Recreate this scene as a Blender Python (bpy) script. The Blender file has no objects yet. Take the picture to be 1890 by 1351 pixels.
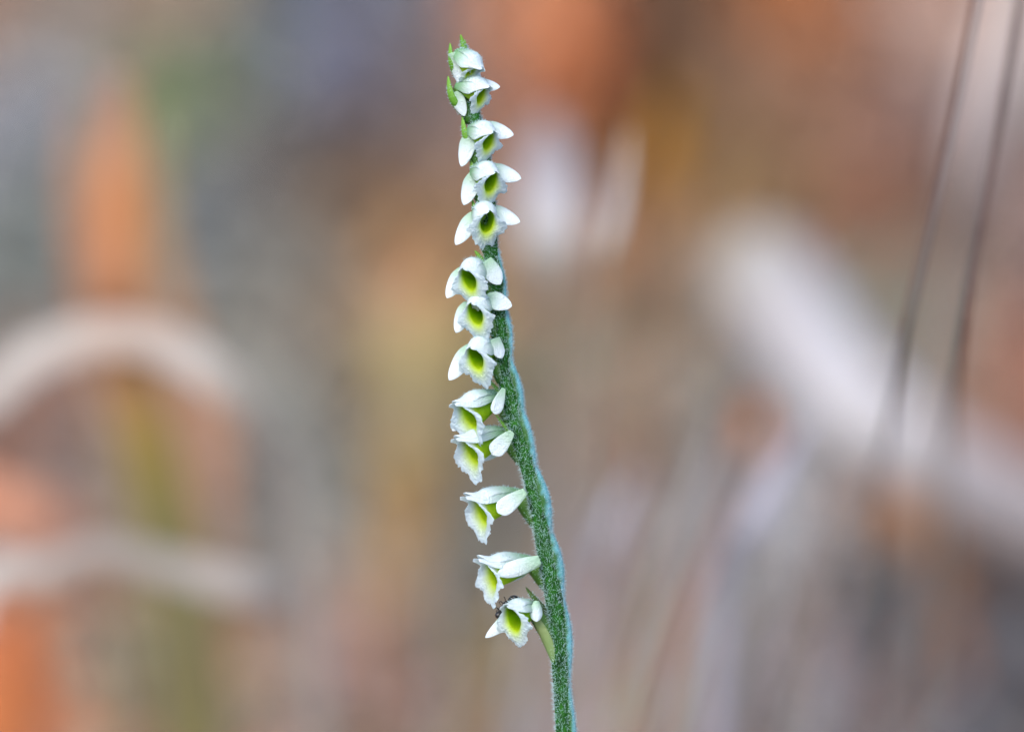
import bpy, math, random
import numpy as np
from mathutils import Vector, Matrix, noise as mnoise

rnd = random.Random(7)
R_ = math.radians
scene = bpy.context.scene
COL = scene.collection

# ------------------------------------------------------------------ camera, world, sun, exposure
PXW = 1890.0
FRAME_W = 0.094                      # metres across the frame at the orchid
S = FRAME_W / PXW                    # metres per photograph pixel in the focus plane
LENS, SENSOR = 105.0, 36.0
DIST = FRAME_W * LENS / SENSOR       # 0.274 m
TILT = R_(8.0)
FOC = Vector((0, 0, 0.12))           # point in the middle of the picture, in the plane of the flower spike
AXR = Vector((1, 0, 0))
AXU = Vector((0, math.sin(TILT), math.cos(TILT)))
AXW = Vector((0, -math.cos(TILT), math.sin(TILT)))   # towards the camera
CAM = FOC + AXW * DIST
cam_d = bpy.data.cameras.new('camera')
cam = bpy.data.objects.new('camera', cam_d)
COL.objects.link(cam)
cam.matrix_world = Matrix.Translation(CAM) @ Matrix((AXR, AXU, AXW)).transposed().to_4x4()
cam_d.lens = LENS; cam_d.sensor_width = SENSOR; cam_d.sensor_fit = 'HORIZONTAL'
cam_d.clip_start = 0.005; cam_d.clip_end = 1000
cam_d.dof.use_dof = True
cam_d.dof.focus_distance = DIST - 0.0016
cam_d.dof.aperture_fstop = 7.6
cam_d.dof.aperture_blades = 0
scene.camera = cam

world = bpy.data.worlds.new('World'); scene.world = world
world.use_nodes = True
wn = world.node_tree
sky = wn.nodes.new('ShaderNodeTexSky')
sky.sky_type = 'NISHITA'; sky.sun_disc = False
SUN_EL, SUN_AZ = R_(44), R_(205)       # azimuth clockwise from +Y
sky.sun_elevation = SUN_EL; sky.sun_rotation = SUN_AZ
sky.air_density = 1.0; sky.dust_density = 2.5; sky.ozone_density = 1.0
wn.links.new(sky.outputs[0], wn.nodes['Background'].inputs[0])
wn.nodes['Background'].inputs[1].default_value = 0.15
sun_d = bpy.data.lights.new('sun', 'SUN'); sun = bpy.data.objects.new('sun', sun_d)
COL.objects.link(sun)
sun_d.energy = 0.85; sun_d.angle = R_(35); sun_d.color = (1.0, 0.97, 0.93)
sdir = Vector((math.sin(SUN_AZ) * math.cos(SUN_EL), math.cos(SUN_AZ) * math.cos(SUN_EL), math.sin(SUN_EL)))
sun.rotation_euler = sdir.to_track_quat('Z', 'Y').to_euler()
sun.location = sdir * 3
scene.view_settings.view_transform = 'Standard'
scene.view_settings.look = 'None'
scene.view_settings.exposure = 1.12
scene.view_settings.gamma = 1.0
scene.view_settings.use_curve_mapping = False
scene.cycles.max_bounces = 8
scene.cycles.use_denoising = True

# ------------------------------------------------------------------ helpers
def lin(c):
    return tuple(((v / 255) / 12.92 if v / 255 <= 0.04045 else ((v / 255 + 0.055) / 1.055) ** 2.4) for v in c)

def I(u, v, w=0.0):
    """a point of the spike: photograph pixels in the focus plane, w pixels towards the camera"""
    return FOC + AXR * ((u - 945) * S) + AXU * ((675.5 - v) * S) + AXW * (w * S)

def P(px, py, d):
    """the point seen at a pixel at distance d (metres along the view axis)"""
    k = d / DIST * S
    return CAM - AXW * d + AXR * ((px - 945) * k) + AXU * ((675.5 - py) * k)

def smooth(a, b, x):
    t = min(1, max(0, (x - a) / (b - a)))
    return t * t * (3 - 2 * t)

def mat(name, base=(0.5, 0.5, 0.5), rough=0.6, attr=False, var=0.0, var_scale=200.0, bump=0.0, bump_scale=2000.0,
        sss=0.0, sss_r=0.0004, transl=0.0, spec=0.4, var_col=None, coat=0.0):
    m = bpy.data.materials.new(name); m.use_nodes = True
    nt = m.node_tree; N = nt.nodes; L = nt.links
    b = N['Principled BSDF']
    b.inputs['Roughness'].default_value = rough
    b.inputs['Specular IOR Level'].default_value = spec
    b.inputs['Coat Weight'].default_value = coat
    tc = N.new('ShaderNodeTexCoord')
    if attr:
        a = N.new('ShaderNodeAttribute'); a.attribute_name = 'Col'
        csock = a.outputs['Color']
    else:
        c = N.new('ShaderNodeRGB'); c.outputs[0].default_value = (*base, 1); csock = c.outputs[0]
    if var > 0:
        nz = N.new('ShaderNodeTexNoise'); nz.inputs['Scale'].default_value = var_scale; nz.inputs['Detail'].default_value = 5
        L.new(tc.outputs['Object'], nz.inputs['Vector'])
        ramp = N.new('ShaderNodeMapRange'); ramp.inputs[1].default_value = 0.3; ramp.inputs[2].default_value = 0.7
        ramp.inputs[3].default_value = 0.0; ramp.inputs[4].default_value = var
        L.new(nz.outputs['Fac'], ramp.inputs[0])
        mx = N.new('ShaderNodeMix'); mx.data_type = 'RGBA'
        L.new(ramp.outputs[0], mx.inputs[0]); L.new(csock, mx.inputs[6])
        vc = var_col or tuple(x * 0.35 for x in base)
        mx.inputs[7].default_value = (*vc, 1)
        csock = mx.outputs[2]
    L.new(csock, b.inputs['Base Color'])
    if sss > 0:
        b.inputs['Subsurface Weight'].default_value = sss
        b.inputs['Subsurface Radius'].default_value = (1.0, 1.0, 0.8)
        b.inputs['Subsurface Scale'].default_value = sss_r
    if bump > 0:
        nz2 = N.new('ShaderNodeTexNoise'); nz2.inputs['Scale'].default_value = bump_scale; nz2.inputs['Detail'].default_value = 2
        L.new(tc.outputs['Object'], nz2.inputs['Vector'])
        bp = N.new('ShaderNodeBump'); bp.inputs['Strength'].default_value = bump; bp.inputs['Distance'].default_value = 0.0002
        L.new(nz2.outputs['Fac'], bp.inputs['Height']); L.new(bp.outputs[0], b.inputs['Normal'])
    if transl > 0:
        t = N.new('ShaderNodeBsdfTranslucent'); L.new(csock, t.inputs['Color'])
        ms = N.new('ShaderNodeMixShader'); ms.inputs[0].default_value = transl
        L.new(b.outputs[0], ms.inputs[1]); L.new(t.outputs[0], ms.inputs[2])
        L.new(ms.outputs[0], N['Material Output'].inputs['Surface'])
    return m

def mesh_obj(name, verts, faces, material, parent=None, cols=None, smooth_=True, origin=None):
    me = bpy.data.meshes.new(name)
    o0 = Vector(origin) if origin is not None else Vector((0, 0, 0))
    me.from_pydata([tuple(Vector(v) - o0) for v in verts], [], faces)
    if cols is not None:
        at = me.color_attributes.new('Col', 'FLOAT_COLOR', 'POINT')
        at.data.foreach_set('color', np.array([(*c, 1.0) for c in cols], dtype=np.float32).ravel())
    if smooth_:
        me.polygons.foreach_set('use_smooth', [True] * len(me.polygons))
    me.materials.append(material)
    o = bpy.data.objects.new(name, me); COL.objects.link(o)
    o.location = o0
    if parent is not None:
        o.parent = parent
        pw = Matrix.Translation(world_loc(parent))
        o.matrix_parent_inverse = pw.inverted()
    me.update()
    return o

def world_loc(o):
    l = Vector(o.location)
    return l      # every parent is placed by translation only and children carry the inverse

def grid_faces(n, m, wrap=False, off=0):
    f = []
    for i in range(n - 1):
        for j in range(m if wrap else m - 1):
            j2 = (j + 1) % m
            f.append((off + i * m + j, off + i * m + j2, off + (i + 1) * m + j2, off + (i + 1) * m + j))
    return f

def solid(o, th, sub=1, offset=0):
    if th:
        md = o.modifiers.new('thickness', 'SOLIDIFY'); md.thickness = th; md.offset = offset
    if sub:
        sd = o.modifiers.new('round', 'SUBSURF'); sd.levels = sub; sd.render_levels = sub
    return o

def tag(o, label=None, cat=None, group=None, kind=None):
    if label: o['label'] = label
    if cat: o['category'] = cat
    if group: o['group'] = group
    if kind: o['kind'] = kind
    return o

def catmull(pts, n):
    """resample a polyline of tuples smoothly to n samples"""
    pts = [np.array(p, float) for p in pts]
    ext = [2 * pts[0] - pts[1]] + pts + [2 * pts[-1] - pts[-2]]
    out = []
    for k in range(n):
        t = k / (n - 1) * (len(pts) - 1)
        i = min(int(t), len(pts) - 2); f = t - i
        p0, p1, p2, p3 = ext[i], ext[i + 1], ext[i + 2], ext[i + 3]
        out.append(0.5 * ((2 * p1) + (-p0 + p2) * f + (2 * p0 - 5 * p1 + 4 * p2 - p3) * f * f + (-p0 + 3 * p1 - 3 * p2 + p3) * f ** 3))
    return out

# ------------------------------------------------------------------ terrain
def ground_z(x, y):
    z = 0.55 * smooth(0.38, 1.65, y + 0.06 * math.sin(x * 5.0 + 0.6))
    a = min(1.0, max(0.0, (abs(x) + abs(y)) * 3))
    z += 0.006 * mnoise.noise(Vector((x * 9, y * 9, 0.3))) * a + 0.012 * mnoise.noise(Vector((x * 2.3, y * 2.3, 5.0))) * a
    far = smooth(3, 40, math.hypot(x, y))
    z += far * 1.2 * mnoise.noise(Vector((x * 0.05, y * 0.05, 2.0)))
    return z

def hit(px, py):
    """distance along the view axis at which the ray of a pixel meets the ground"""
    d = 0.4
    while d < 3.0:
        p = P(px, py, d)
        if p.z <= ground_z(p.x, p.y):
            return d
        d += 0.004
    return 3.0

axis = sorted(set([round(s * (0.0 + 0.03 * i), 4) for i in range(40) for s in (-1, 1)] +
                  [round(s * 1.2 * 1.22 ** i, 3) for i in range(1, 29) for s in (-1, 1)]))
gv = [(x, y, ground_z(x, y)) for y in axis for x in axis]
m_ground = mat('soil_and_mould', (0.13, 0.105, 0.085), 0.95, var=1.0, var_scale=14.0, var_col=(0.21, 0.17, 0.13), bump=0.6, bump_scale=300)
ground = mesh_obj('ground', gv, grid_faces(len(axis), len(axis)), m_ground)
tag(ground, 'brown leaf-strewn soil rising into a low bank behind the orchid', 'ground', kind='structure')

# ------------------------------------------------------------------ leaf litter and dry grass on the bank
GAIN = (1.27, 1.36, 1.31)
PATCH = [
 (100,60,(158,147,142)),(300,20,(168,142,126)),(450,120,(128,130,125)),(620,90,(108,112,138)),(640,200,(106,98,110)),
 (740,40,(126,124,136)),(560,320,(108,98,93)),(680,350,(120,92,74)),(800,180,(135,115,110)),(950,50,(188,130,96)),
 (1050,130,(185,108,64)),(1200,200,(98,64,42)),(1250,40,(116,86,68)),(1220,330,(138,94,36)),(1450,40,(172,110,68)),
 (1400,190,(152,115,92)),(1420,360,(112,88,50)),(1560,150,(156,110,86)),(1650,250,(135,102,96)),(1750,50,(178,144,132)),
 (1830,200,(156,146,146)),(1600,430,(156,104,80)),(1540,340,(152,112,92)),(1900,380,(140,112,108)),(0,0,(170,135,118)),
 (60,250,(146,143,150)),(60,450,(130,130,127)),(350,450,(130,131,135)),(420,350,(114,108,108)),(500,550,(136,130,124)),
 (600,620,(142,124,112)),(720,560,(172,134,98)),(800,640,(164,148,98)),(480,780,(140,135,130)),(1000,560,(165,130,106)),
 (1130,500,(172,124,92)),(1050,660,(128,128,112)),(1250,600,(142,130,118)),(1300,780,(146,136,130)),(1650,600,(140,142,130)),
 (1850,500,(140,113,106)),(1870,740,(162,116,98)),(350,200,(124,134,100)),(60,860,(152,112,96)),(180,880,(142,124,118)),(600,880,(128,127,124)),
 (600,1080,(140,136,132)),(680,1130,(154,122,96)),(690,1260,(166,128,116)),(850,1100,(112,112,102)),(900,1260,(136,118,88)),
 (1150,880,(150,116,104)),(1100,1200,(156,130,112)),(1250,1000,(146,141,142)),(1400,1000,(158,155,160)),(1550,1150,(124,121,116)),
 (1700,1010,(156,113,82)),(1650,1160,(106,100,102)),(1800,1250,(102,97,102)),(1870,1340,(82,79,84)),(1450,1280,(130,118,120)),
 (250,1310,(142,136,122)),(450,1250,(160,122,98)),(20,1330,(190,110,66)),(760,860,(160,132,84)),(980,960,(126,120,112)),
]
pk = []
for px, py, c in PATCH:
    d = hit(px, py); p = P(px, py, d)
    l_ = lin(c); lum = 0.3 * l_[0] + 0.6 * l_[1] + 0.1 * l_[2]
    pk.append((p.x, p.y, tuple((v * .93 + lum * .07) * g for v, g in zip(l_, GAIN))))
pxy = np.array([(a, b * 0.55) for a, b, c in pk])
pcl = np.array([c for a, b, c in pk])

def litter_colour(x, y, pw=5.0):
    d2 = ((pxy - np.array((x, y * 0.55))) ** 2).sum(1) + 1e-5
    w = d2 ** (-pw / 2)
    if d2.min() > 0.10 ** 2:
        c = pcl[rnd.randrange(len(pcl))]
    else:
        w /= w.sum()
        c = 0.5 * (w[:, None] * pcl).sum(0) + 0.5 * pcl[int(np.searchsorted(np.cumsum(w), rnd.random() * 0.9999))]
    j = rnd.uniform(0.88, 1.12)
    return tuple(float(min(0.85, max(0.01, v * j))) for v in c)

m_litter = mat('dead_leaf', rough=0.8, attr=True, transl=0.25, spec=0.15)
lv, lf, lc = [], [], []
for k in range(52000):
    if k < 11000:
        x, y = rnd.uniform(-0.34, 0.34), 0.26 + 0.74 * rnd.random() ** 0.9
    else:
        x, y = rnd.gauss(0, .65), rnd.gauss(.45, .6)
        if abs(x) < 0.05 and abs(y) < 0.05: continue
    base = Vector((x, y, ground_z(x, y) + rnd.uniform(0.001, 0.006)))
    ln = rnd.uniform(0.007, 0.015); wd = ln * rnd.uniform(0.25, 0.42)
    e = Matrix.Rotation(rnd.uniform(0, 6.28), 3, 'Z') @ Matrix.Rotation(rnd.gauss(-0.25, 0.35), 3, 'Y') @ Matrix.Rotation(rnd.gauss(0, 0.5), 3, 'X')
    c = litter_colour(x, y)
    o = len(lv); curl = rnd.uniform(-0.3, 0.5) * ln
    loc = [(-ln, 0, 0), (-0.4 * ln, wd * .8, curl * .3), (-0.4 * ln, 0, 0), (-0.4 * ln, -wd * .8, curl * .3),
           (0.3 * ln, wd, curl * .5), (0.3 * ln, 0, curl * .2), (0.3 * ln, -wd, curl * .5), (ln, 0, curl)]
    for q in loc:
        lv.append(base + e @ Vector(q)); lc.append(c)
    lf += [(o, o + 2, o + 1), (o, o + 3, o + 2), (o + 1, o + 2, o + 5, o + 4), (o + 2, o + 3, o + 6, o + 5), (o + 4, o + 5, o + 7), (o + 5, o + 6, o + 7)]
tag(mesh_obj('leaf_litter', lv, lf, m_litter, cols=lc), 'carpet of small dead grey, rust and ochre leaves on the bank', 'leaf litter', kind='stuff')

def ribbon(path, widths, side=None, fold=0.15, seg=5):
    """a bent blade: path of world points, width at each, a shallow V fold across; returns verts, faces"""
    n = len(path); v = []
    for i in range(n):
        t = (path[min(i + 1, n - 1)] - path[max(i - 1, 0)]).normalized()
        sd = side(i / (n - 1)) if callable(side) else (side if side is not None else AXR)
        sd = (sd - t * sd.dot(t)).normalized(); nn = sd.cross(t)
        for j in range(seg):
            a = j / (seg - 1) * 2 - 1
            v.append(path[i] + sd * (a * widths[i] / 2) + nn * (widths[i] * fold * a * a))
    return v, grid_faces(n, seg)

gvv, gff, gcc = [], [], []
for k in range(1500):
    x, y = rnd.uniform(-0.33, 0.33), rnd.uniform(0.36, 0.95)
    if k > 700: x, y = rnd.gauss(0, .7), rnd.uniform(0.4, 1.7)
    b = Vector((x, y, ground_z(x, y) - 0.002))
    h = rnd.uniform(0.02, 0.06); w = rnd.uniform(0.001, 0.0022)
    lean = Vector((rnd.gauss(0.12, 0.22), rnd.gauss(0, 0.3), 1)).normalized(); bend = Vector((rnd.gauss(0, 0.3), rnd.gauss(0, 0.3), -0.15))
    path = [b + lean * (h * t) + bend * (h * t * t * 0.6) for t in (0, .3, .6, .85, 1)]
    vv, ff = ribbon(path, [w, w, w * .8, w * .5, w * .1], Vector((rnd.gauss(0, 1), rnd.gauss(0, .4), 0.01)), seg=3)
    c = litter_colour(x, y + h * 1.5)
    g = rnd.random() * 0.5
    c = tuple(ci * (1 - g) + gi * g for ci, gi in zip(c, lin((165, 158, 155))))
    gff += [tuple(i + len(gvv) for i in f) for f in ff]
    gvv += vv; gcc += [c] * len(vv)
PAL = [(176, 172, 178), (168, 160, 156), (150, 146, 150), (172, 128, 104), (160, 112, 86), (140, 132, 112), (122, 112, 108), (168, 150, 132)]
for k in range(190):
    r1 = rnd.random()
    if r1 < .52: px, py, d = rnd.uniform(1030, 1560), rnd.uniform(760, 1250), rnd.uniform(.40, .58)
    elif r1 < .62: px, py, d = rnd.uniform(1560, 1930), rnd.uniform(1020, 1300), rnd.uniform(.42, .58)
    elif r1 < .76: px, py, d = rnd.uniform(1250, 1950), rnd.uniform(-60, 420), rnd.uniform(.69, .76)
    else: px, py, d = rnd.uniform(380, 930), rnd.uniform(760, 1250), rnd.uniform(.50, .66)
    tip = P(px, py, d)
    lean = rnd.gauss(.22, .07) if px > 1000 else rnd.gauss(.02, .10)
    fx, fy = tip.x - lean * (tip.z + .01), tip.y + rnd.gauss(.02, .03)
    b = Vector((fx, fy, ground_z(fx, fy) - .002)); mid = b.lerp(tip, .55) + Vector((rnd.gauss(.0, .004), 0, .004))
    path = [Vector(q) for q in catmull([tuple(b), tuple(mid), tuple(tip)], 9)]
    w = rnd.uniform(.0006, .0014)
    vv, ff = ribbon(path, [w * x for x in (.6, .8, 1, 1, 1, .9, .7, .45, .1)], Vector((1, rnd.gauss(0, .4), .01)), seg=3)
    c = lin(rnd.choice(PAL[3:6] + PAL[6:] if py < 600 and px > 1000 else PAL[:3] * 2 + PAL[3:])); c = tuple(x * rnd.uniform(.85, 1.1) for x in c)
    gff += [tuple(i + len(gvv) for i in f) for f in ff]
    gvv += vv; gcc += [c] * len(vv)
tag(mesh_obj('dry_grass', gvv, gff, m_litter, cols=gcc), 'thin bleached dry grass standing over the leaf-strewn bank', 'dry grass', kind='stuff')

# ------------------------------------------------------------------ single blurred things behind the orchid
def blade(name, label, cat, pts, widths, cols, fold=0.12, group=None, n=28, th=0.0004, side=None, transl_m=None):
    """pts: (px, py, d); root reaches the ground at the last point when its py is None"""
    path = []
    for p in pts:
        path.append(tuple(P(*p)))
    sm = [Vector(p) for p in catmull(path, n)]
    wd = [max(0.0002, float(x[0])) for x in catmull([(w,) for w in widths], n)]
    cc = catmull(cols, n)
    v, f = ribbon(sm, wd, side, fold)
    colr = []
    for i in range(n):
        for j in range(5):
            k = 1 + 0.10 * mnoise.noise(v[i * 5 + j] * 160)
            colr.append(tuple(float(min(.9, max(.005, x * k))) for x in cc[i]))
    o = mesh_obj(name, v, f, transl_m or m_litter, cols=colr, origin=sm[-1])
    solid(o, th, 1)
    tag(o, label, cat, group)
    return o

def root(px, d):
    """the pixel row at which a plant standing at distance d and column px meets the ground, a little sunk"""
    py = 700
    while py < 4500:
        p = P(px, py, d)
        if p.z <= ground_z(p.x, p.y) - 0.002: return (px, py, d)
        py += 5
    return (px, py, d)

mm = 0.001
straw, strawg, rust, ochre, olive = lin((182, 175, 170)), lin((160, 155, 150)), lin((186, 120, 80)), lin((176, 140, 70)), lin((122, 116, 58))
def scl(c, k): return tuple(x * k for x in c)

# the withered leaf with the orange tip and olive foot
blade('withered_leaf', 'tall upright withered leaf with orange tip and olive green foot', 'leaf',
      [(220, 130, .46), (222, 250, .46), (222, 380, .455), (216, 540, .45), (240, 690, .46), (272, 820, .46), (312, 1000, .46), (350, 1250, .46), root(385, .46)],
      [4 * mm, 7 * mm, 8.5 * mm, 7.5 * mm, 7 * mm, 9 * mm, 10 * mm, 10.5 * mm, 7 * mm],
      [lin((152, 122, 104)), lin((162, 122, 96)), lin((170, 116, 78)), lin((160, 114, 84)), lin((156, 114, 76)), lin((146, 126, 70)), lin((118, 113, 76)), lin((118, 111, 78)), olive], fold=0.1)
blade('withered_leaf', 'narrow tan withered leaf leaning close behind the orange-tipped leaf', 'leaf',
      [(290, 170, .56), (285, 420, .56), (330, 640, .56), (385, 800, .56), (400, 1000, .56), root(420, .56)],
      [1 * mm, 6 * mm, 7 * mm, 9 * mm, 5 * mm, 3 * mm],
      [lin((140, 146, 96)), lin((165, 140, 104)), lin((178, 136, 106)), lin((176, 132, 104)), lin((165, 132, 108)), olive])
blade('withered_leaf', 'faded orange-tan withered leaf close beside the orange-tipped leaf, bent at its middle', 'leaf',
      [(150, 170, .53), (150, 300, .53), (158, 450, .53), (176, 600, .53), (196, 780, .53), (230, 1000, .53), root(260, .53)],
      [2 * mm, 6 * mm, 6 * mm, 4.5 * mm, 3.5 * mm, 3 * mm, 2 * mm],
      [lin((150, 130, 116)), lin((164, 128, 104)), lin((168, 122, 94)), lin((160, 120, 96)), lin((150, 126, 104)), lin((140, 128, 104)), olive])
# the pale arch
blade('dry_grass_blade', 'broad pale dry grass blade bent over into a rounded arch', 'grass blade',
      [root(-190, .435), (-120, 900, .435), (-20, 735, .435), (80, 650, .435), (225, 618, .435), (340, 655, .435), (430, 728, .435), (500, 818, .44), (560, 930, .445), root(620, .455)],
      [5 * mm, 6 * mm, 6.2 * mm, 6.2 * mm, 6 * mm, 5.8 * mm, 5 * mm, 4 * mm, 2.6 * mm, 1.2 * mm],
      [straw, straw, scl(straw, .95), straw, tuple(x * y for x, y in zip(straw, (1.0, .9, .84))), straw, scl(strawg, 1.1), strawg, strawg, strawg],
      side=lambda t: (Vector((0, 0.25, 1)) if .2 < t < .62 else Vector((1, 0.2, 0.35)) if t <= .2 else Vector((1, .2, .6))), n=44, fold=.05)
# the pale blade lying low at the left and its neighbours
blade('dry_grass_blade', 'pale pinkish dry blade lying low across the olive leaf foot', 'grass blade',
      [root(-230, .43), (-60, 1120, .43), (60, 1060, .43), (180, 1018, .43), (330, 1052, .43), (440, 1080, .43), (525, 1092, .435)],
      [4 * mm, 5.5 * mm, 4.5 * mm, 4.2 * mm, 5 * mm, 5.8 * mm, 5 * mm],
      [straw, scl(straw, 1.1), scl(straw, .85), scl(straw, .66), scl(straw, .68), scl(straw, .78), scl(straw, .72)], side=Vector((0, .3, 1)), fold=.05)
blade('dead_leaf', 'rust orange dead leaf tilted above the pale low blade', 'leaf',
      [(-140, 870, .54), (-20, 925, .54), (60, 960, .54), (160, 1010, .545), root(260, .56)],
      [3 * mm, 9 * mm, 9 * mm, 6 * mm, 1 * mm], [rust, lin((196, 140, 112)), lin((186, 136, 112)), lin((170, 128, 108)), scl(rust, .7)], side=Vector((0, .3, 1)), fold=.06)
blade('dead_leaf', 'vivid orange dead leaf standing below the pale low blade', 'leaf',
      [(70, 1110, .5), (35, 1200, .49), (0, 1320, .48), root(-30, .47)],
      [1 * mm, 8 * mm, 11 * mm, 6 * mm], [rust, lin((176, 106, 66)), lin((178, 108, 66)), rust], fold=.1)
# ochre leaves behind the spike
blade('dead_leaf', 'yellow ochre dead leaf propped on the bank below the lowest orchid flowers', 'leaf',
      [(742, 780, .64), (745, 870, .64), (748, 960, .645), root(745, .65)],
      [6 * mm, 14 * mm, 14 * mm, 3 * mm], [lin((150, 138, 104)), lin((168, 142, 96)), lin((168, 136, 90)), lin((150, 130, 100))], fold=.1)
blade('dead_leaf', 'tan and olive dead leaf standing behind the middle orchid flowers', 'leaf',
      [(800, 470, .74), (775, 560, .74), (765, 650, .74), (770, 740, .74), root(775, .745)],
      [3 * mm, 15 * mm, 19 * mm, 13 * mm, 3 * mm], [rust, lin((172, 140, 108)), lin((164, 150, 104)), lin((150, 140, 112)), strawg], fold=.1)
# pale leaf beside the upper flowers, on a thin stalk
blade('pale_leaf', 'bright whitish dry leaf beside the upper orchid flowers, upright on thin stalk', 'leaf',
      [(1012, 205, .50), (1015, 285, .50), (1017, 370, .50), (1019, 450, .50), (1025, 530, .505), (1030, 580, .51), (1045, 800, .53), root(1060, .55)],
      [2 * mm, 9 * mm, 11 * mm, 10.5 * mm, 7 * mm, .8 * mm, .6 * mm, .6 * mm],
      [lin((146, 140, 140)), lin((160, 156, 164)), lin((180, 179, 186)), lin((182, 181, 180)), lin((162, 156, 148)), strawg, strawg, strawg], fold=.1, n=44)
blade('pale_leaf', 'thin pale sliver of dry leaf next to the bright whitish leaf', 'leaf',
      [(1158, 240, .38), (1152, 310, .38), (1140, 390, .38), (1122, 480, .38), (1112, 560, .39), root(1100, .43)],
      [.4 * mm, 1.4 * mm, 1.8 * mm, 1 * mm, .4 * mm, .4 * mm],
      [lin((190, 178, 165)), lin((176, 174, 175)), lin((180, 179, 182)), lin((164, 160, 152)), strawg, strawg], fold=.1, n=40)
# small rust leaf, ochre streak and dark curled leaf on the bank
blade('dead_leaf', 'small rust leaf standing among the slanting grey grass blades', 'leaf',
      [(1385, 735, .56), (1398, 780, .56), (1390, 830, .56), (1370, 900, .565), root(1350, .58)],
      [1 * mm, 5 * mm, 5 * mm, 1.4 * mm, .6 * mm], [rust, lin((182, 118, 78)), lin((176, 116, 80)), lin((150, 120, 100)), strawg], fold=.1)
blade('dead_leaf', 'dark brown curled dead leaf high on the bank above ochre leaf', 'leaf',
      [(1245, -60, .68), (1235, 60, .68), (1215, 160, .68), (1190, 260, .68), (1160, 330, .685), root(1150, .70)],
      [4 * mm, 9 * mm, 13 * mm, 11 * mm, 3 * mm, 1 * mm], [lin((100, 76, 60)), lin((94, 70, 54)), lin((84, 56, 36)), lin((88, 60, 42)), lin((110, 80, 50)), scl(ochre, .3)], fold=.2)
blade('dead_leaf', 'golden ochre leaf below the dark curled leaf on the bank', 'leaf',
      [(1250, 150, .66), (1225, 250, .66), (1205, 340, .66), (1195, 420, .665), root(1180, .69)],
      [2 * mm, 7 * mm, 8 * mm, 3 * mm, 1 * mm], [scl(ochre, .7), lin((150, 106, 46)), lin((150, 108, 52)), lin((150, 114, 80)), scl(ochre, .5)], fold=.1)
blade('dead_leaf', 'bright orange dead leaf high on the bank beside the topmost orchid buds', 'leaf',
      [(1040, -80, .66), (1045, 20, .66), (1050, 110, .66), (1035, 200, .665), root(1020, .70)],
      [6 * mm, 9 * mm, 9 * mm, 3 * mm, .8 * mm], [rust, lin((186, 122, 88)), lin((186, 116, 76)), lin((170, 110, 80)), strawg], fold=.1)
blade('pale_leaf', 'pale pinkish blade standing between the dark stalks at the bank foot', 'leaf',
      [(1900, -120, .50), (1860, 60, .50), (1815, 220, .50), (1785, 380, .505), (1745, 600, .52), root(1690, .56)],
      [9 * mm, 11 * mm, 10 * mm, 7 * mm, 2.5 * mm, 1 * mm], [lin((180, 168, 164)), lin((178, 166, 162)), lin((160, 150, 150)), lin((150, 140, 138)), strawg, strawg], fold=.08)
# pale streaks between the stem and the branch
gs = [((1500, 760), (1395, 960), (1330, 1180)), ((1455, 800), (1370, 1010), (1310, 1250)), ((1330, 760), (1265, 960), (1215, 1200)), ((1180, 860), (1120, 1000), (1090, 1200)), ((1530, 860), (1470, 1050), (1440, 1250)), ((1280, 900), (1220, 1050), (1170, 1250))]
for k, (a, b, c) in enumerate(gs):
    w = (3.6, 2.4, 1.8, 2.6, 1.8, 1.5)[k] * mm; d = .40 + .015 * k
    cc = lin((178, 178, 194)) if k in (0, 3) else lin((174, 169, 170))
    blade('dry_grass_blade', 'widest slanting lilac dry grass blade, reaching up to the bleached branch' if k == 0 else 'slanting lilac-grey dry grass blade between the orchid stem and bleached branch', 'grass blade', [(*a, d), (*b, d), (*c, d + .01), root(c[0] - 40, d + .02)],
          [.4 * mm, w, w * .8, w * .4], [scl(cc, .8), cc, scl(cc, .75), scl(cc, .6)], group='slanting grey blades between stem and branch')

for k, (a, b, c) in enumerate([((1150, 1060), (1120, 1180), (1095, 1320)), ((1250, 1080), (1225, 1200), (1205, 1340)), ((1195, 800), (1160, 930), (1130, 1080))]):
    cc = lin((166, 116, 90)); d = .46 + .02 * k
    blade('dry_grass_blade', 'slim rust-brown grass blade close behind the orchid stem foot', 'grass blade', [(*a, d), (*b, d), (*c, d + .005), root(c[0] - 25, d + .01)],
          [.4 * mm, 2.2 * mm, 2.2 * mm, 1 * mm], [cc, cc, scl(cc, 1.05), scl(cc, .9)], group='rust blades behind the stem foot')
blade('dead_leaf', 'rust-brown dead leaf propped under the middle of the bleached branch', 'leaf',
      [(1590, 900, .58), (1660, 950, .58), (1740, 1010, .585), root(1800, .60)],
      [3 * mm, 9 * mm, 10 * mm, 3 * mm], [lin((150, 116, 94)), lin((158, 116, 86)), lin((158, 116, 86)), rust], side=Vector((.3, .3, 1)), fold=.08)

# dark stalks at the right: a tapered tube with joints
def tube(name, path, radii, material, parent=None, seg=10, cols=None, origin=None, sub=0, twist=0.0, ridge=0.0, rn=0):
    v = []; n = len(path); up = Vector((0.3, 1, 0.2)).normalized(); c = []
    for i in range(n):
        t = (path[min(i + 1, n - 1)] - path[max(i - 1, 0)]).normalized()
        a = (up - t * up.dot(t)).normalized(); b = t.cross(a)
        for j in range(seg):
            th = 2 * math.pi * j / seg
            r = radii[i] * (1 + ridge * math.cos(rn * th + twist * i))
            v.append(path[i] + (a * math.cos(th) + b * math.sin(th)) * r)
            if cols: c.append(cols[i])
    f = grid_faces(n, seg, True)
    f += [tuple(range(seg))[::-1], tuple((n - 1) * seg + j for j in range(seg))]
    o = mesh_obj(name, v, f, material, parent, cols=c if cols else None, origin=origin)
    if sub: solid(o, 0, sub)
    return o

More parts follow.
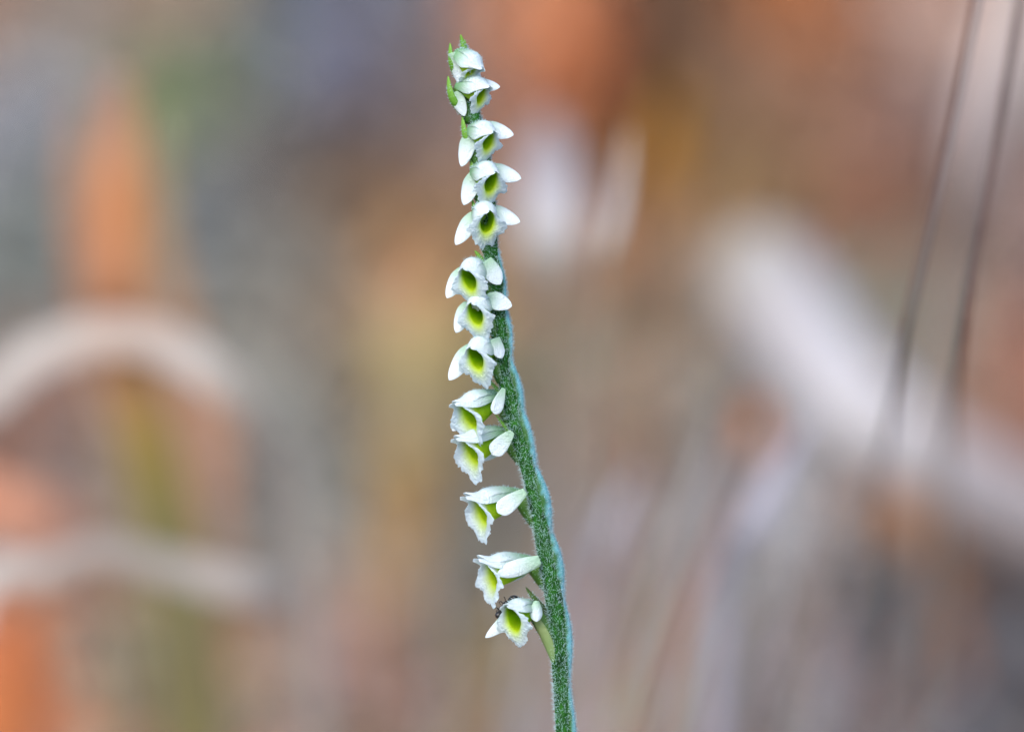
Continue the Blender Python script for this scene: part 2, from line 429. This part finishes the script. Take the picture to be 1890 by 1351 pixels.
m_stalk = mat('dark_stalk', (0.07, 0.045, 0.045), 0.7, var=0.6, var_scale=300, var_col=(0.11, 0.085, 0.075))
def stalk(label, pts, r0):
    sm = [Vector(p) for p in catmull([tuple(P(*p)) for p in pts], 40)]
    rr = [r0 * (0.75 + 0.25 * i / 39) * (1 + .06 * mnoise.noise(Vector((i * .5, r0 * 1e4, 0)))) for i in range(40)]
    tag(tube('dry_stalk', sm, rr, m_stalk, origin=sm[-1]), label, 'stalk', 'dark stalks before the branch')

stalk('slim dark purple-brown stalk beside the broad end of the bleached branch', [(1835, -160, .308), (1790, 60, .308), (1752, 250, .308), (1703, 470, .308), (1662, 660, .315), (1636, 820, .36), (1610, 1000, .45), root(1580, .50)], .48 * mm)
stalk('slim dark purple-brown stalk leaning outside the other dark stalk', [(1905, -160, .308), (1872, 60, .308), (1838, 250, .308), (1800, 450, .308), (1772, 640, .318), (1752, 800, .37), (1740, 980, .47), root(1720, .52)], .52 * mm)

# the bleached branch leaning up from the right
def wood(name, m):
    nt = m.node_tree
    return m
m_wood = mat('bleached_wood', rough=0.85, attr=True, bump=0.5, bump_scale=400)
bp_ = [(1352, 440, .64), (1385, 485, .64), (1440, 565, .64), (1520, 680, .64), (1600, 775, .64), (1720, 860, .64), (1880, 940, .64), (2060, 1040, .635), (2300, 1250, .63), root(2480, .62)]
sm = [Vector(p) for p in catmull([tuple(P(*p)) for p in bp_], 48)]
rr = [float(x[0]) * mm for x in catmull([(4,), (10,), (11.5,), (11,), (11,), (10.5,), (10.5,), (10,), (9,), (8.5,)], 48)]
wc = [tuple(float(v) for v in x) for x in catmull([lin(c) for c in [(140, 138, 132), (148, 146, 143), (168, 166, 171), (180, 179, 185), (176, 174, 177), (148, 143, 146), (134, 128, 130), (128, 122, 122), (128, 120, 116), (124, 115, 106)]], 48)]
br = bpy.data.objects.new('dead_branch', None); COL.objects.link(br); br.location = sm[-1]; br.empty_display_size = .02
tag(br, 'thick bleached dead branch leaning up out of the ground behind the dark stalks', 'branch')
tube('limb', sm, rr, m_wood, br, seg=20, cols=wc, origin=sm[-1], ridge=.06, rn=5, twist=.12)
kn = sm[21]
tube('knot', [kn + Vector((0, -.006, .004)), kn + Vector((.002, -.0085, .008)), kn + Vector((.003, -.010, .011))], [3.2 * mm, 2.6 * mm, 1.2 * mm], m_wood, br, cols=[wc[21]] * 3, origin=kn)

# ------------------------------------------------------------------ the orchid
m_petal = mat('orchid_petal', rough=0.38, attr=True, bump=0.85, bump_scale=6800, sss=0.25, sss_r=0.0005, transl=0.32, spec=0.5)
m_lip = mat('orchid_lip', rough=0.35, attr=True, bump=1.0, bump_scale=7000, sss=0.2, sss_r=0.0003, transl=0.58, spec=0.6)
m_stem = mat('orchid_stem', (0.002, 0.028, 0.003), 0.6, var=0.9, var_scale=1300, var_col=(0.020, 0.135, 0.008), bump=0.5, bump_scale=2500, spec=0.15)
m_green = mat('orchid_green', rough=0.5, attr=True, bump=0.4, bump_scale=3500, sss=0.1, transl=0.12)
m_hair = mat('plant_hair', (0.60, 0.80, 0.86), 0.3, transl=0.45, spec=0.5)

STEM = [(862, 118, -6, 5), (866, 150, -6, 8), (870, 185, -4, 10.5), (878, 225, -2, 11.5), (890, 275, 0, 12), (898, 325, 0, 12), (903, 380, 0, 12.5), (905, 440, 0, 13), (910, 500, 0, 13.5),
        (917, 560, 0, 14), (924, 620, 0, 14.5), (931, 680, 0, 15), (943, 740, 0, 16), (957, 800, 0, 16.5), (975, 860, 0, 16), (990, 920, 0, 15.5), (1001, 980, 0, 16), (1012, 1040, 0, 16.5), (1023, 1100, 0, 16.5),
        (1030, 1160, 0, 16), (1034, 1220, 0, 15.5), (1038, 1290, 0, 15), (1041, 1351, 0, 15), (1046, 1500, 4, 15.5), (1050, 1800, 20, 16), (1053, 2200, 60, 18), (1055, 2600, 110, 20), (1055, 3120, 180, 22)]
def stem_at(v):
    for a, b in zip(STEM, STEM[1:]):
        if a[1] <= v <= b[1]:
            k = (v - a[1]) / (b[1] - a[1]); return [x + (y - x) * k for x, y in zip(a, b)]
    return STEM[-1]
sp = catmull(STEM, 230)
path = [I(p[0], p[1], p[2]) for p in sp]
foot = path[-1].copy()
orchid = bpy.data.objects.new('orchid', None); COL.objects.link(orchid); orchid.location = foot; orchid.empty_display_size = 0.01
tag(orchid, 'hairy green orchid spike with a one-sided row of small white flowers', 'orchid')
stem = tube('stem', path, [p[3] * S for p in sp], m_stem, orchid, seg=20, origin=foot, ridge=.07, rn=5, twist=.06)

HV, HF = [], []
def hair(v, f, p, d, ln, w, curve=None):
    """a thin three-sided tapering hair in two joints, photograph-pixel units"""
    d = d.normalized(); a = d.orthogonal().normalized(); b = d.cross(a); o = len(v)
    cv = curve if curve is not None else Vector((0, 0, 0))
    for t, k in ((0, 1.0), (0.55, 0.75)):
        q = p + d * (ln * t * S) + cv * (ln * t * t * S)
        for j in range(3):
            th = 2.094 * j; v.append(q + (a * math.cos(th) + b * math.sin(th)) * (w * k * S))
    v.append(p + d * (ln * S) + cv * (ln * S))
    for j in range(3):
        j2 = (j + 1) % 3
        f.append((o + j, o + j2, o + 3 + j2, o + 3 + j)); f.append((o + 3 + j, o + 3 + j2, o + 6))
def stem_hairs(v0, v1, count, lmin, lmax, r):
    for _ in range(count):
        v = r.uniform(v0, v1); k = stem_at(v); th = r.uniform(0, 6.283)
        n = AXR * math.cos(th) + AXW * math.sin(th)
        p = I(k[0], v, k[2]) + n * (k[3] * .98 * S)
        d = n * .75 + AXU * r.gauss(0.25, .55) + AXR * r.gauss(0, .25)
        hair(HV, HF, p, d, r.uniform(lmin, lmax), r.uniform(.2, .4), Vector((r.gauss(0, .15), 0, r.gauss(-.1, .2))))
stem_hairs(170, 700, 5200, 4, 9, rnd)
stem_hairs(690, 1400, 7600, 5, 10, rnd)
stem_hairs(1400, 3000, 2600, 5, 10, rnd)
tag(mesh_obj('stem_hair', HV, HF, m_hair, stem, origin=foot), kind='stuff')

WHITE = (0.80, 0.91, 0.97)
PALE = (0.42, 0.66, 0.48)
GREEN = (0.30, 0.64, 0.004)
YEL = (0.66, 0.84, 0.004)
def mixc(a, b, t):
    t = min(1, max(0, t)); return tuple(x + (y - x) * t for x, y in zip(a, b))

def vec(u, v, w):   # direction in pixel units: right, DOWN the picture, towards the camera
    return AXR * u - AXU * v + AXW * w

def sepal(parent, base, tip, width, face, bend=0.0, cup=0.2, blunt=0.34, pw=1.75, name='lateral_sepal', mat_=None, c0=PALE, c1=WHITE, start=.45, seed=0):
    B, T = I(*base), I(*tip); ax = T - B; L = ax.length; ax.normalize()
    nf = vec(*face); nf = (nf - ax * nf.dot(ax)).normalized(); sd = ax.cross(nf)
    n, m = 15, 9; v = []; c = []
    for i in range(n):
        s = i / (n - 1)
        prof = (start + (1 - start) * math.sin(min(1, s / blunt) * math.pi / 2)) * (1 if s < blunt else max(0.0, 1 - ((s - blunt) / (1 - blunt)) ** pw) ** 0.62)
        h = max(0.02, prof) * width * S / 2
        for j in range(m):
            a = j / (m - 1) * 2 - 1
            wob = 0.012 * width * S * mnoise.noise(Vector((i * .6, j * .9, seed * 3.1)))
            p = B + ax * (L * s) + sd * (a * h) + nf * (-cup * h * a * a * 1.3 + bend * L * math.sin(s * math.pi) + wob * 2 - 0.06 * h * math.exp(-(a * 5) ** 2))
            v.append(p)
            k = smooth(0, .7, s + .05 * mnoise.noise(Vector((i, j * 2, seed))))
            c.append(mixc(c0, c1, k))
    o = mesh_obj(name, v, grid_faces(n, m), mat_ or m_petal, parent, cols=c, origin=parent.location)
    return solid(o, 1.6 * S, 1)

def make_flower(idx, T, alpha, pitch, sc, sepals, roll=0.0, hood=(1, 1, 1), tube_len=66, attach=None, lipk=(1, 1, 1), upturn=0.0, hair_n=110, throat=1.0, htip=None, seed=0):
    r = random.Random(100 + idx)
    al, pi_ = R_(alpha), R_(pitch)
    f = (AXR * (math.sin(al) * math.cos(pi_)) + AXW * (math.cos(al) * math.cos(pi_)) - AXU * math.sin(pi_)).normalized()
    lf = AXU.cross(f).normalized(); up = f.cross(lf).normalized()
    rm = Matrix.Rotation(R_(roll), 3, f); lf = rm @ lf; up = rm @ up
    O = I(*T)
    def Lc(x, y, z): return O + (f * x + lf * y + up * z) * (sc * S)
    back = Lc(-tube_len, 0, 2)
    # -- ovary and tube base: the body of the flower
    if attach is None:
        k = stem_at(T[1] + 55); attach = (k[0], T[1] + 55, k[2])
    A = I(*attach)
    ctrl = [A, A.lerp(back, .45) + AXU * (-2 * S), back.lerp(A, .12), back + f * (16 * sc * S), back + f * (34 * sc * S)]
    pp = [Vector(q) for q in catmull([tuple(q) for q in ctrl], 16)]
    rad = [float(x[0]) * sc * S for x in catmull([(9,), (14,), (17 if upturn > .4 else 13,), (13,), (5,)], 16)]
    cols = [mixc((0.02, 0.10, 0.006), (0.22, 0.44, 0.08), (i / 15) ** 1.5) for i in range(16)]
    fl = tube('flower', pp, rad, m_green, orchid, seg=14, cols=cols, origin=back, ridge=.06, rn=6)
    # -- lip: a channel that opens into a frilled apron
    n1, n2, m = 10, 22, 95
    v, c = [], []
    th_max = R_(140)
    for i in range(n1 + n2):
        for j in range(m):
            a = j / (m - 1) * 2 - 1; th = a * th_max
            dy, dz = math.sin(th), -math.cos(th)
            ry, rz = 12.8 * throat, 22.0 * throat
            if i < n1:
                s = i / n1; x = -tube_len + 8 + (tube_len - 8) * s
                g = 0.62 + 0.38 * math.sin(min(1, s * 1.25) * math.pi / 2)
                floor = 1 - .62 * (1 - s) ** 1.3 * max(0, math.cos(th))
                y, z = dy * ry * g * (1 + .12 * math.sin(s * math.pi)), dz * rz * g * floor - 3 * (1 - s)
                col = mixc((0.12, 0.42, 0.004), GREEN, s * 1.7)
                if s > .4: col = mixc(col, YEL, (s - .4) * 1.8 * (0.5 + .5 * math.cos(th)))
            else:
                q = (i - n1) / (n2 - 1)
                deg = abs(math.degrees(th))
                Lf = (20 + 17 * math.exp(-(deg / 34) ** 2) + 6 * math.exp(-((deg - 72) / 24) ** 2)) * (1 - smooth(72, 128, deg) * .92)
                Lf *= lipk[0] if deg < 60 else lipk[1]
                cren = 1 + (0.05 * math.sin(th * 11 + idx * 1.7) + 0.16 * mnoise.noise(Vector((th * 4, idx * 2.3, 1))) + .26 * mnoise.noise(Vector((th * 17, idx * 4.1, 7)))) * q ** 2
                Lf *= cren
                fr = (1.1 * math.sin(th * 9 + idx) + 3.2 * mnoise.noise(Vector((th * 9, idx * 1.3, 3)))) * q ** 2.2
                fine = (3.4 * mnoise.noise(Vector((th * 15, q * 11, idx))) + 2.4 * mnoise.noise(Vector((th * 27, q * 21, idx + 9)))) * min(1, q * 2)
                ang = R_(20 + 75 * q * lipk[2])
                x = (14 + (12 * q if lipk[2] < 0 else 0)) * math.sin(q * 1.9) * (1.0 - .4 * q) * (1 - .35 * math.cos(th)) + fr + fine * (.35 + .65 * q) - 10 * q * q * max(0, math.cos(th)) * lipk[2]
                rr_ = Lf * (q * .55 + .45 * q * q)
                y, z = dy * (ry + rr_), dz * (rz + rr_ * 1.04)
                yl = .30 + .26 * max(0, math.cos(th)) + .05 * mnoise.noise(Vector((th * 8, idx, 2)))
                side = 0.5 + 0.5 * math.cos(th)
                inner = mixc(GREEN, YEL, .3 + side)
                col = mixc(inner, mixc(YEL, WHITE, .72), smooth(-yl * .1, yl * 1.1, q))
                col = mixc(col, WHITE, smooth(yl * .6, yl * 1.7, q))
            v.append(Lc(x, y, z)); c.append(col)
    lip = mesh_obj('lip', v, grid_faces(n1 + n2, m), m_lip, fl, cols=c, origin=back)
    solid(lip, 1.2 * S, 1)
    # -- column in the throat
    pc = [Lc(-tube_len + 16, 0, 8), Lc(-42, 0, 9), Lc(-34, 0, 9.5), Lc(-29, 0, 8), Lc(-26, 0, 7)]
    cc = [(0.14, 0.30, 0.01)] * 3 + [(0.20, 0.36, 0.01), (0.26, 0.40, 0.02)]
    tube('column', pc, [4 * sc * S, 6 * sc * S, 6.2 * sc * S, 4.5 * sc * S, 1.2 * sc * S], m_green, fl, seg=12, cols=cc, origin=back, sub=1)
    # -- hood: dorsal sepal over two petals
    hl, hw, hh = hood
    def hood_surface(name, t0, t1, drop, th_in, tipx, n=16, m=11):
        v, c = [], []
        for i in range(n):
            s = i / (n - 1)
            x = -tube_len + 2 + (tube_len + tipx * hl - 2) * s
            ry = (12 + 12.5 * math.sin(min(1, s * 1.5) * math.pi / 2) - 12 * smooth(.62, 1.0, s)) * hw
            cz = 2 + 5 * s
            rz = (13 + 17 * math.sin(min(1, s * 1.6) * math.pi / 2) - 12 * smooth(.55, 1.0, s)) * hh
            nar = max(0.10 + (.28 * upturn if drop else 0), (1 - max(0, (s - .66) / .34) ** (2.6 + 2.5 * upturn))) ** .5
            lift = upturn * smooth(.72, 1, s) * 14 - smooth(.55, 1, s) * 2 * (1 - upturn)
            for j in range(m):
                a = j / (m - 1)
                thc = (t0 + t1) / 2; th = R_(thc * (1 - .62 * smooth(.55, 1, s) * (1 - .8 * upturn)) + (t0 + (t1 - t0) * a - thc) * nar)
                rad_ = 1 - drop
                y = math.sin(th) * ry * rad_; z = cz + math.cos(th) * rz * rad_ + lift
                wob = .5 * mnoise.noise(Vector((s * 5, a * 4, idx + drop * 40)))
                v.append(Lc(x + wob, y + wob, z + wob))
                k = smooth(.05, .7, s) * (1 - .30 * (drop > 0) * (1 - s))
                vein = .16 * (1 - s) * sum(math.exp(-((a - q_) * 16) ** 2) for q_ in (.2, .5, .8))
                c.append(mixc((0.20, 0.46, 0.20), tuple(w - vein * q for w, q in zip(WHITE, (1, .3, 1))), k))
        o = mesh_obj(name, v, grid_faces(n, m), m_petal, fl, cols=c, origin=back)
        return solid(o, 1.5 * S, 1), v
    tipx = htip if htip is not None else 20 + 12 * upturn
    ds, dv = hood_surface('dorsal_sepal', -60, 60, 0.0, 0, tipx)
    pt = 112 - 26 * min(1, upturn * 1.4)
    hood_surface('petal', 46, pt, 0.06, 0, tipx + 5)
    hood_surface('petal', -pt, -46, 0.06, 0, tipx + 5)
    for k, sp_ in enumerate(sepals):
        sepal(fl, *sp_[0], seed=idx * 2 + k, **sp_[1])
    # -- hairs of the ovary and of the hood's back
    hv, hf = [], []
    for _ in range(hair_n):
        i = r.randrange(1, 8); q = pp[i]; t = (pp[i + 1] - pp[i - 1]).normalized()
        n_ = Vector((r.gauss(0, 1), r.gauss(0, 1), r.gauss(0, 1))); n_ = (n_ - t * n_.dot(t)).normalized()
        hair(hv, hf, q.lerp(pp[i + 1], r.random()) + n_ * rad[i] * .95, n_ + Vector((r.gauss(0, .3), r.gauss(0, .3), r.gauss(0, .3))), r.uniform(4, 8), r.uniform(.4, .6))
    for _ in range(hair_n):
        s = r.random() ** 1.6 * .8; i = int(s * 15); j = r.randrange(0, 11)
        q = dv[i * 11 + j]; cen = Lc(-tube_len + (tube_len + 14) * i / 15, 0, 4)
        n_ = (q - cen).normalized() + Vector((r.gauss(0, .3), r.gauss(0, .3), r.gauss(0, .3)))
        jit = (dv[min(i + 1, 15) * 11 + j] - q) * r.random()
        hair(hv, hf, q + jit, n_, r.uniform(3, 6.5), r.uniform(.35, .55))
    tag(mesh_obj('flower_hair', hv, hf, m_hair, fl, origin=back), kind='stuff')
    return fl, Lc

def SP(base, tip, width, face=(0, -.3, 1), **k): return ((base, tip, width, face), k)

FL = []
# 1: the topmost flower, half open
FL.append(make_flower(1, (868, 132, 30), 46, 40, .88, [
    SP((868, 94, 10), (886, 152, 20), 32, (.7, -.3, .7), cup=.35, start=.8, blunt=.5),
    SP((833, 100, 20), (852, 162, 14), 22, (-.5, -.2, .9), cup=.25, start=.7, blunt=.5)], htip=24, hood=(1.0, 1.1, 1.05), throat=.7, lipk=(.45, .5, 1), tube_len=56, attach=(860, 172, -4), roll=-12))
FL.append(make_flower(2, (886, 178, 34), 48, 16, .92, [
    SP((872, 152, 8), (923, 163, 16), 30, (.35, -.4, .9)),
    SP((838, 172, 14), (858, 216, 12), 28, (-.5, -.2, .9))], throat=.80, lipk=(.6, .8, 1), tube_len=64, attach=(868, 228, -2), roll=-4))
FL.append(make_flower(3, (900, 262, 40), 38, 20, .94, [
    SP((890, 232, 8), (948, 251, 14), 36, (.3, -.3, .9)),
    SP((866, 246, 14), (852, 309, 12), 36, (-.45, -.2, .9))], throat=.88, lipk=(.7, .9, 1), htip=14, tube_len=60, attach=(886, 318, 0)))
FL.append(make_flower(4, (905, 337, 42), 34, 19, .96, [
    SP((900, 310, 8), (962, 331, 14), 38, (.3, -.3, .9)),
    SP((874, 320, 14), (856, 380, 12), 38, (-.45, -.2, .9))], throat=1.0, lipk=(.8, 1, 1), htip=13, tube_len=60, attach=(896, 392, 0)))
FL.append(make_flower(5, (899, 410, 44), 20, 16, .97, [
    SP((898, 386, 10), (960, 411, 14), 38, (.3, -.3, .9)),
    SP((875, 394, 12), (841, 453, 12), 35, (-.3, -.2, .9))], throat=1.05, lipk=(.85, 1.05, 1), htip=12, tube_len=58, attach=(902, 470, 0)))
FL.append(make_flower(6, (867, 515, 46), -30, 15, 1.0, [
    SP((896, 482, 30), (924, 526, 26), 36, (.3, -.2, 1), start=.75, blunt=.5, cup=.05),
    SP((854, 496, 10), (825, 551, 14), 33, (-.2, -.2, 1))], throat=1.05, lipk=(.95, 1.05, 1), htip=14, tube_len=62, attach=(912, 560, 4), roll=10))
FL.append(make_flower(7, (879, 578, 46), -26, 15, .96, [
    SP((898, 549, 30), (945, 566, 24), 36, (.25, -.3, 1), blunt=.4, cup=.05),
    SP((864, 558, 10), (842, 615, 14), 33, (-.2, -.2, 1))], throat=1.1, lipk=(.9, 1.05, 1), htip=12, tube_len=62, attach=(918, 628, 4), roll=8))
FL.append(make_flower(8, (880, 659, 46), -30, 15, 1.0, [
    SP((914, 624, 30), (926, 662, 28), 26, (.5, -.2, 1), start=.8, blunt=.6, cup=.1),
    SP((870, 638, 10), (829, 702, 16), 37, (-.2, -.2, 1))], throat=1.08, lipk=(.95, 1.05, 1), htip=14, tube_len=64, attach=(926, 706, 4), roll=8))
FL.append(make_flower(9, (868, 762, 34), -46, 20, 1.06, [
    SP((930, 716, 30), (913, 764, 34), 24, (.35, 0, 1), start=.3, blunt=.72, cup=.05, pw=2.6),
    SP((866, 756, 4), (835, 795, 10), 28, (-.1, -.3, 1))], throat=1.18, lipk=(.95, 1.15, -.3), tube_len=76, upturn=.6, attach=(958, 800, 0), roll=8))
FL.append(make_flower(10, (873, 828, 28), -50, 18, 1.04, [
    SP((946, 796, 28), (908, 838, 36), 32, (.1, 0, 1), start=.35, blunt=.72, cup=.05, pw=2.6),
    SP((925, 826, -24), (880, 850, -18), 26, (0, .2, 1))], throat=1.16, lipk=(.9, 1.15, -.4), tube_len=80, upturn=.75, attach=(976, 866, 0), roll=8))
FL.append(make_flower(11, (892, 938, 22), -54, 14, 1.04, [
    SP((970, 905, 26), (918, 944, 36), 33, (0, 0, 1), start=.4, blunt=.72, cup=.05, pw=2.6),
    SP((950, 930, -24), (905, 952, -20), 26, (0, .2, 1))], throat=1.18, lipk=(.9, 1.1, -.5), tube_len=84, upturn=.95, attach=(1000, 980, 0), roll=4))
FL.append(make_flower(12, (913, 1056, 18), -56, 8, 1.02, [
    SP((997, 1032, 26), (917, 1058, 36), 32, (0, 0, 1), start=.6, blunt=.55, bend=.04),
    SP((975, 1050, -24), (925, 1074, -20), 26, (0, .2, 1))], throat=1.16, lipk=(.9, 1.1, -.5), tube_len=86, upturn=.95, attach=(1022, 1096, 0), roll=2))
FL.append(make_flower(13, (949, 1136, 40), -36, 10, 1.06, [
    SP((990, 1106, 30), (990, 1144, 36), 24, (.1, -.1, 1), start=.4, blunt=.6, cup=.5),
    SP((940, 1140, 12), (896, 1175, 16), 30, (-.1, -.2, 1), start=.9, blunt=.12, pw=1.2)], throat=1.1, lipk=(.72, .95, .6), tube_len=62, upturn=.5, hood=(1.0, 1, .85), htip=18, attach=(1026, 1196, 2), roll=8))

# bracts: pointed green scales beside the flowers
G1, G2 = (0.05, 0.20, 0.01), (0.13, 0.32, 0.03)
def bract(base, tip, width, face, c0=G1, c1=G2, **k):
    o = sepal(orchid_host, base, tip, width, face, name='bract', mat_=m_green, c0=c0, c1=c1, **k)
    hv, hf = [], []
    co = [p.co + o.location for p in o.data.vertices]
    for _ in range(90):
        i, j = rnd.randrange(1, 12), rnd.randrange(0, 9); q = co[i * 9 + j]
        n_ = vec(*face).normalized() * .5 + (q - co[i * 9 + 4]).normalized() * .8 + Vector((rnd.gauss(0, .3), rnd.gauss(0, .3), rnd.gauss(0, .3)))
        hair(hv, hf, q, n_, rnd.uniform(3, 7), rnd.uniform(.25, .45))
    tag(mesh_obj('bract_hair', hv, hf, m_hair, o, origin=o.location), kind='stuff')
    return o
orchid_host = orchid
bract((860, 118, -2), (850, 64, 2), 17, (-.3, 0, 1), start=.9, blunt=.1, cup=.6, pw=1.1)
bract((864, 118, -4), (858, 74, 0), 13, (.6, 0, 1), start=.9, blunt=.2, cup=.6, pw=1.2)
bract((846, 152, 2), (831, 81, 14), 22, (-1, 0, .6), start=.8, blunt=.3, cup=.6, pw=1.2, bend=.14)
bract((852, 214, -2), (827, 141, 8), 24, (-1, 0, .5), start=.8, blunt=.35, cup=.6, bend=.16, pw=1.2)
bract((878, 292, -2), (853, 216, 8), 24, (-1, 0, .5), start=.8, blunt=.35, cup=.6, bend=.14, pw=1.2)
bract((890, 360, -2), (868, 294, 4), 22, (-1, 0, .5), start=.8, blunt=.35, cup=.6, bend=.12, pw=1.2)
bract((896, 440, -2), (871, 368, 4), 22, (-1, 0, .5), start=.8, blunt=.35, cup=.6, bend=.10, pw=1.2)
bract((910, 520, 4), (876, 462, -2), 18, (-.6, -.6, .4), start=.8, blunt=.35, cup=.6, pw=1.2)
bract((932, 730, 0), (896, 694, 2), 11, (-.3, -.9, .4), start=.8, blunt=.2, cup=.5, pw=1.1)
bract((950, 804, 0), (914, 764, 2), 11, (-.3, -.9, .4), start=.8, blunt=.2, cup=.5, pw=1.1)
bract((1012, 1130, 2), (970, 1083, 4), 17, (-.3, -.9, .5), c0=(0.02, 0.05, 0.006), c1=(0.04, 0.09, 0.01), start=.9, blunt=.15, cup=.5, pw=1.1)
# sheathing bracts along the outer side of the stem, blue sky light painted in
RIM0, RIM1 = (0.10, 0.34, 0.34), (0.19, 0.46, 0.60)
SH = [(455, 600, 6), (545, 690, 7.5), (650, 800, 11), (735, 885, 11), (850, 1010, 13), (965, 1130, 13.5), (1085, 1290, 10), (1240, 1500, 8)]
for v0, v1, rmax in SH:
    pp, rd, cl = [], [], []
    for i in range(26):
        t = i / 25; v = v0 + (v1 - v0) * t; k = stem_at(v)
        b = math.sin(math.pi * min(1, t ** .75)) ** .8
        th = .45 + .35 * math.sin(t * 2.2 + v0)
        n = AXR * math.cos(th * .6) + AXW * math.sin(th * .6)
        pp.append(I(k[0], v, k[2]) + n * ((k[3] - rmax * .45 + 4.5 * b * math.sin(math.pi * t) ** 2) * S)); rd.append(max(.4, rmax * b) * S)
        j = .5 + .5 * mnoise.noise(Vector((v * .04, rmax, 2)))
        cl.append(mixc(RIM0, RIM1, .75 * j + .25 * t))
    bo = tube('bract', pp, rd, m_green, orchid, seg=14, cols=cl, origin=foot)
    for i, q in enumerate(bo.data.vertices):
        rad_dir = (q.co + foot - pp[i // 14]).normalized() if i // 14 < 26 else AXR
        k_ = smooth(-.1, .55, rad_dir.dot(AXR) + .6 * mnoise.noise(q.co * 1600))  # painted blue rim light on the right-hand side, stem green elsewhere
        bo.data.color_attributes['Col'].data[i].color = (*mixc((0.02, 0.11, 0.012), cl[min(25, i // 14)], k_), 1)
    hv, hf = [], []
    for _ in range(int((v1 - v0) * 3.4)):
        i = rnd.randrange(1, 24); th = rnd.uniform(-1.3, 1.5)
        n = AXR * math.cos(th) + AXW * math.sin(th)
        hair(hv, hf, pp[i].lerp(pp[i + 1], rnd.random()) + n * (rd[i] * .95), n * .8 + AXU * rnd.gauss(.2, .5), rnd.uniform(3.5, 7.5), rnd.uniform(.2, .38))
    tag(mesh_obj('bract_hair', hv, hf, m_hair, bo, origin=foot), kind='stuff')

# the green sheath of the lowest flower
lo = FL[12][0]
sepal(lo, (1022, 1226, 6), (978, 1128, 16), 26, (-.7, .3, .6), name='sheath', mat_=m_green, c0=(0.16, 0.28, 0.10), c1=(0.22, 0.30, 0.12), start=.7, blunt=.5, cup=.7)

# ------------------------------------------------------------------ the ant behind the lowest flower
m_ant = mat('ant_shell', (0.012, 0.010, 0.012), 0.18, var=.4, var_scale=2000, var_col=(0.03, 0.02, 0.02), spec=.6)
ap = [(917, 1141, 6, 2), (919, 1137, 6, 6.5), (923, 1131, 6, 5.5), (926, 1126, 6, 2.2), (929, 1121, 5, 4.6), (934, 1114, 4, 5), (937, 1110, 3, 2), (939, 1107, 3, 2), (943, 1106, 2, 5.5), (949, 1105, 1, 6.5), (956, 1105, 0, 4), (960, 1106, 0, 1)]
aps = catmull(ap, 40)
body_path = [I(p[0], p[1], p[2] - 10) for p in aps]
ant = bpy.data.objects.new('ant', None); COL.objects.link(ant); ant.location = body_path[18]; ant.empty_display_size = .001
tag(ant, 'tiny shiny black ant clinging behind the lowest orchid flower', 'ant')
tube('body', body_path, [max(.6, p[3]) * S for p in aps], m_ant, ant, seg=14, origin=body_path[18], sub=1)
def limb(name, pts, r):
    q = [Vector(x) for x in catmull([tuple(I(*p)) for p in pts], 14)]
    tube(name, q, [r * S * (1 - .5 * i / 13) for i in range(14)], m_ant, ant, seg=6, origin=q[0])
limb('antenna', [(920, 1133, -4), (916, 1128, -2), (919, 1124, 0), (914, 1119, 2)], .9)
limb('antenna', [(921, 1132, -8), (922, 1126, -10), (917, 1122, -10), (913, 1124, -8)], .9)
for (x, y), dx, dy in [((929, 1121), -9, 4), ((931, 1117), -10, -6), ((934, 1113), -4, -12)]:
    limb('leg', [(x, y, -6), (x + dx * .6, y + dy * .5 - 4, 0), (x + dx, y + dy, 4), (x + dx + 3, y + dy + 4, 8)], .9)
    limb('leg', [(x, y, -8), (x + 8, y + 4, -14), (x + 13, y + 8, -8), (x + 16, y + 9, 0)], .9)
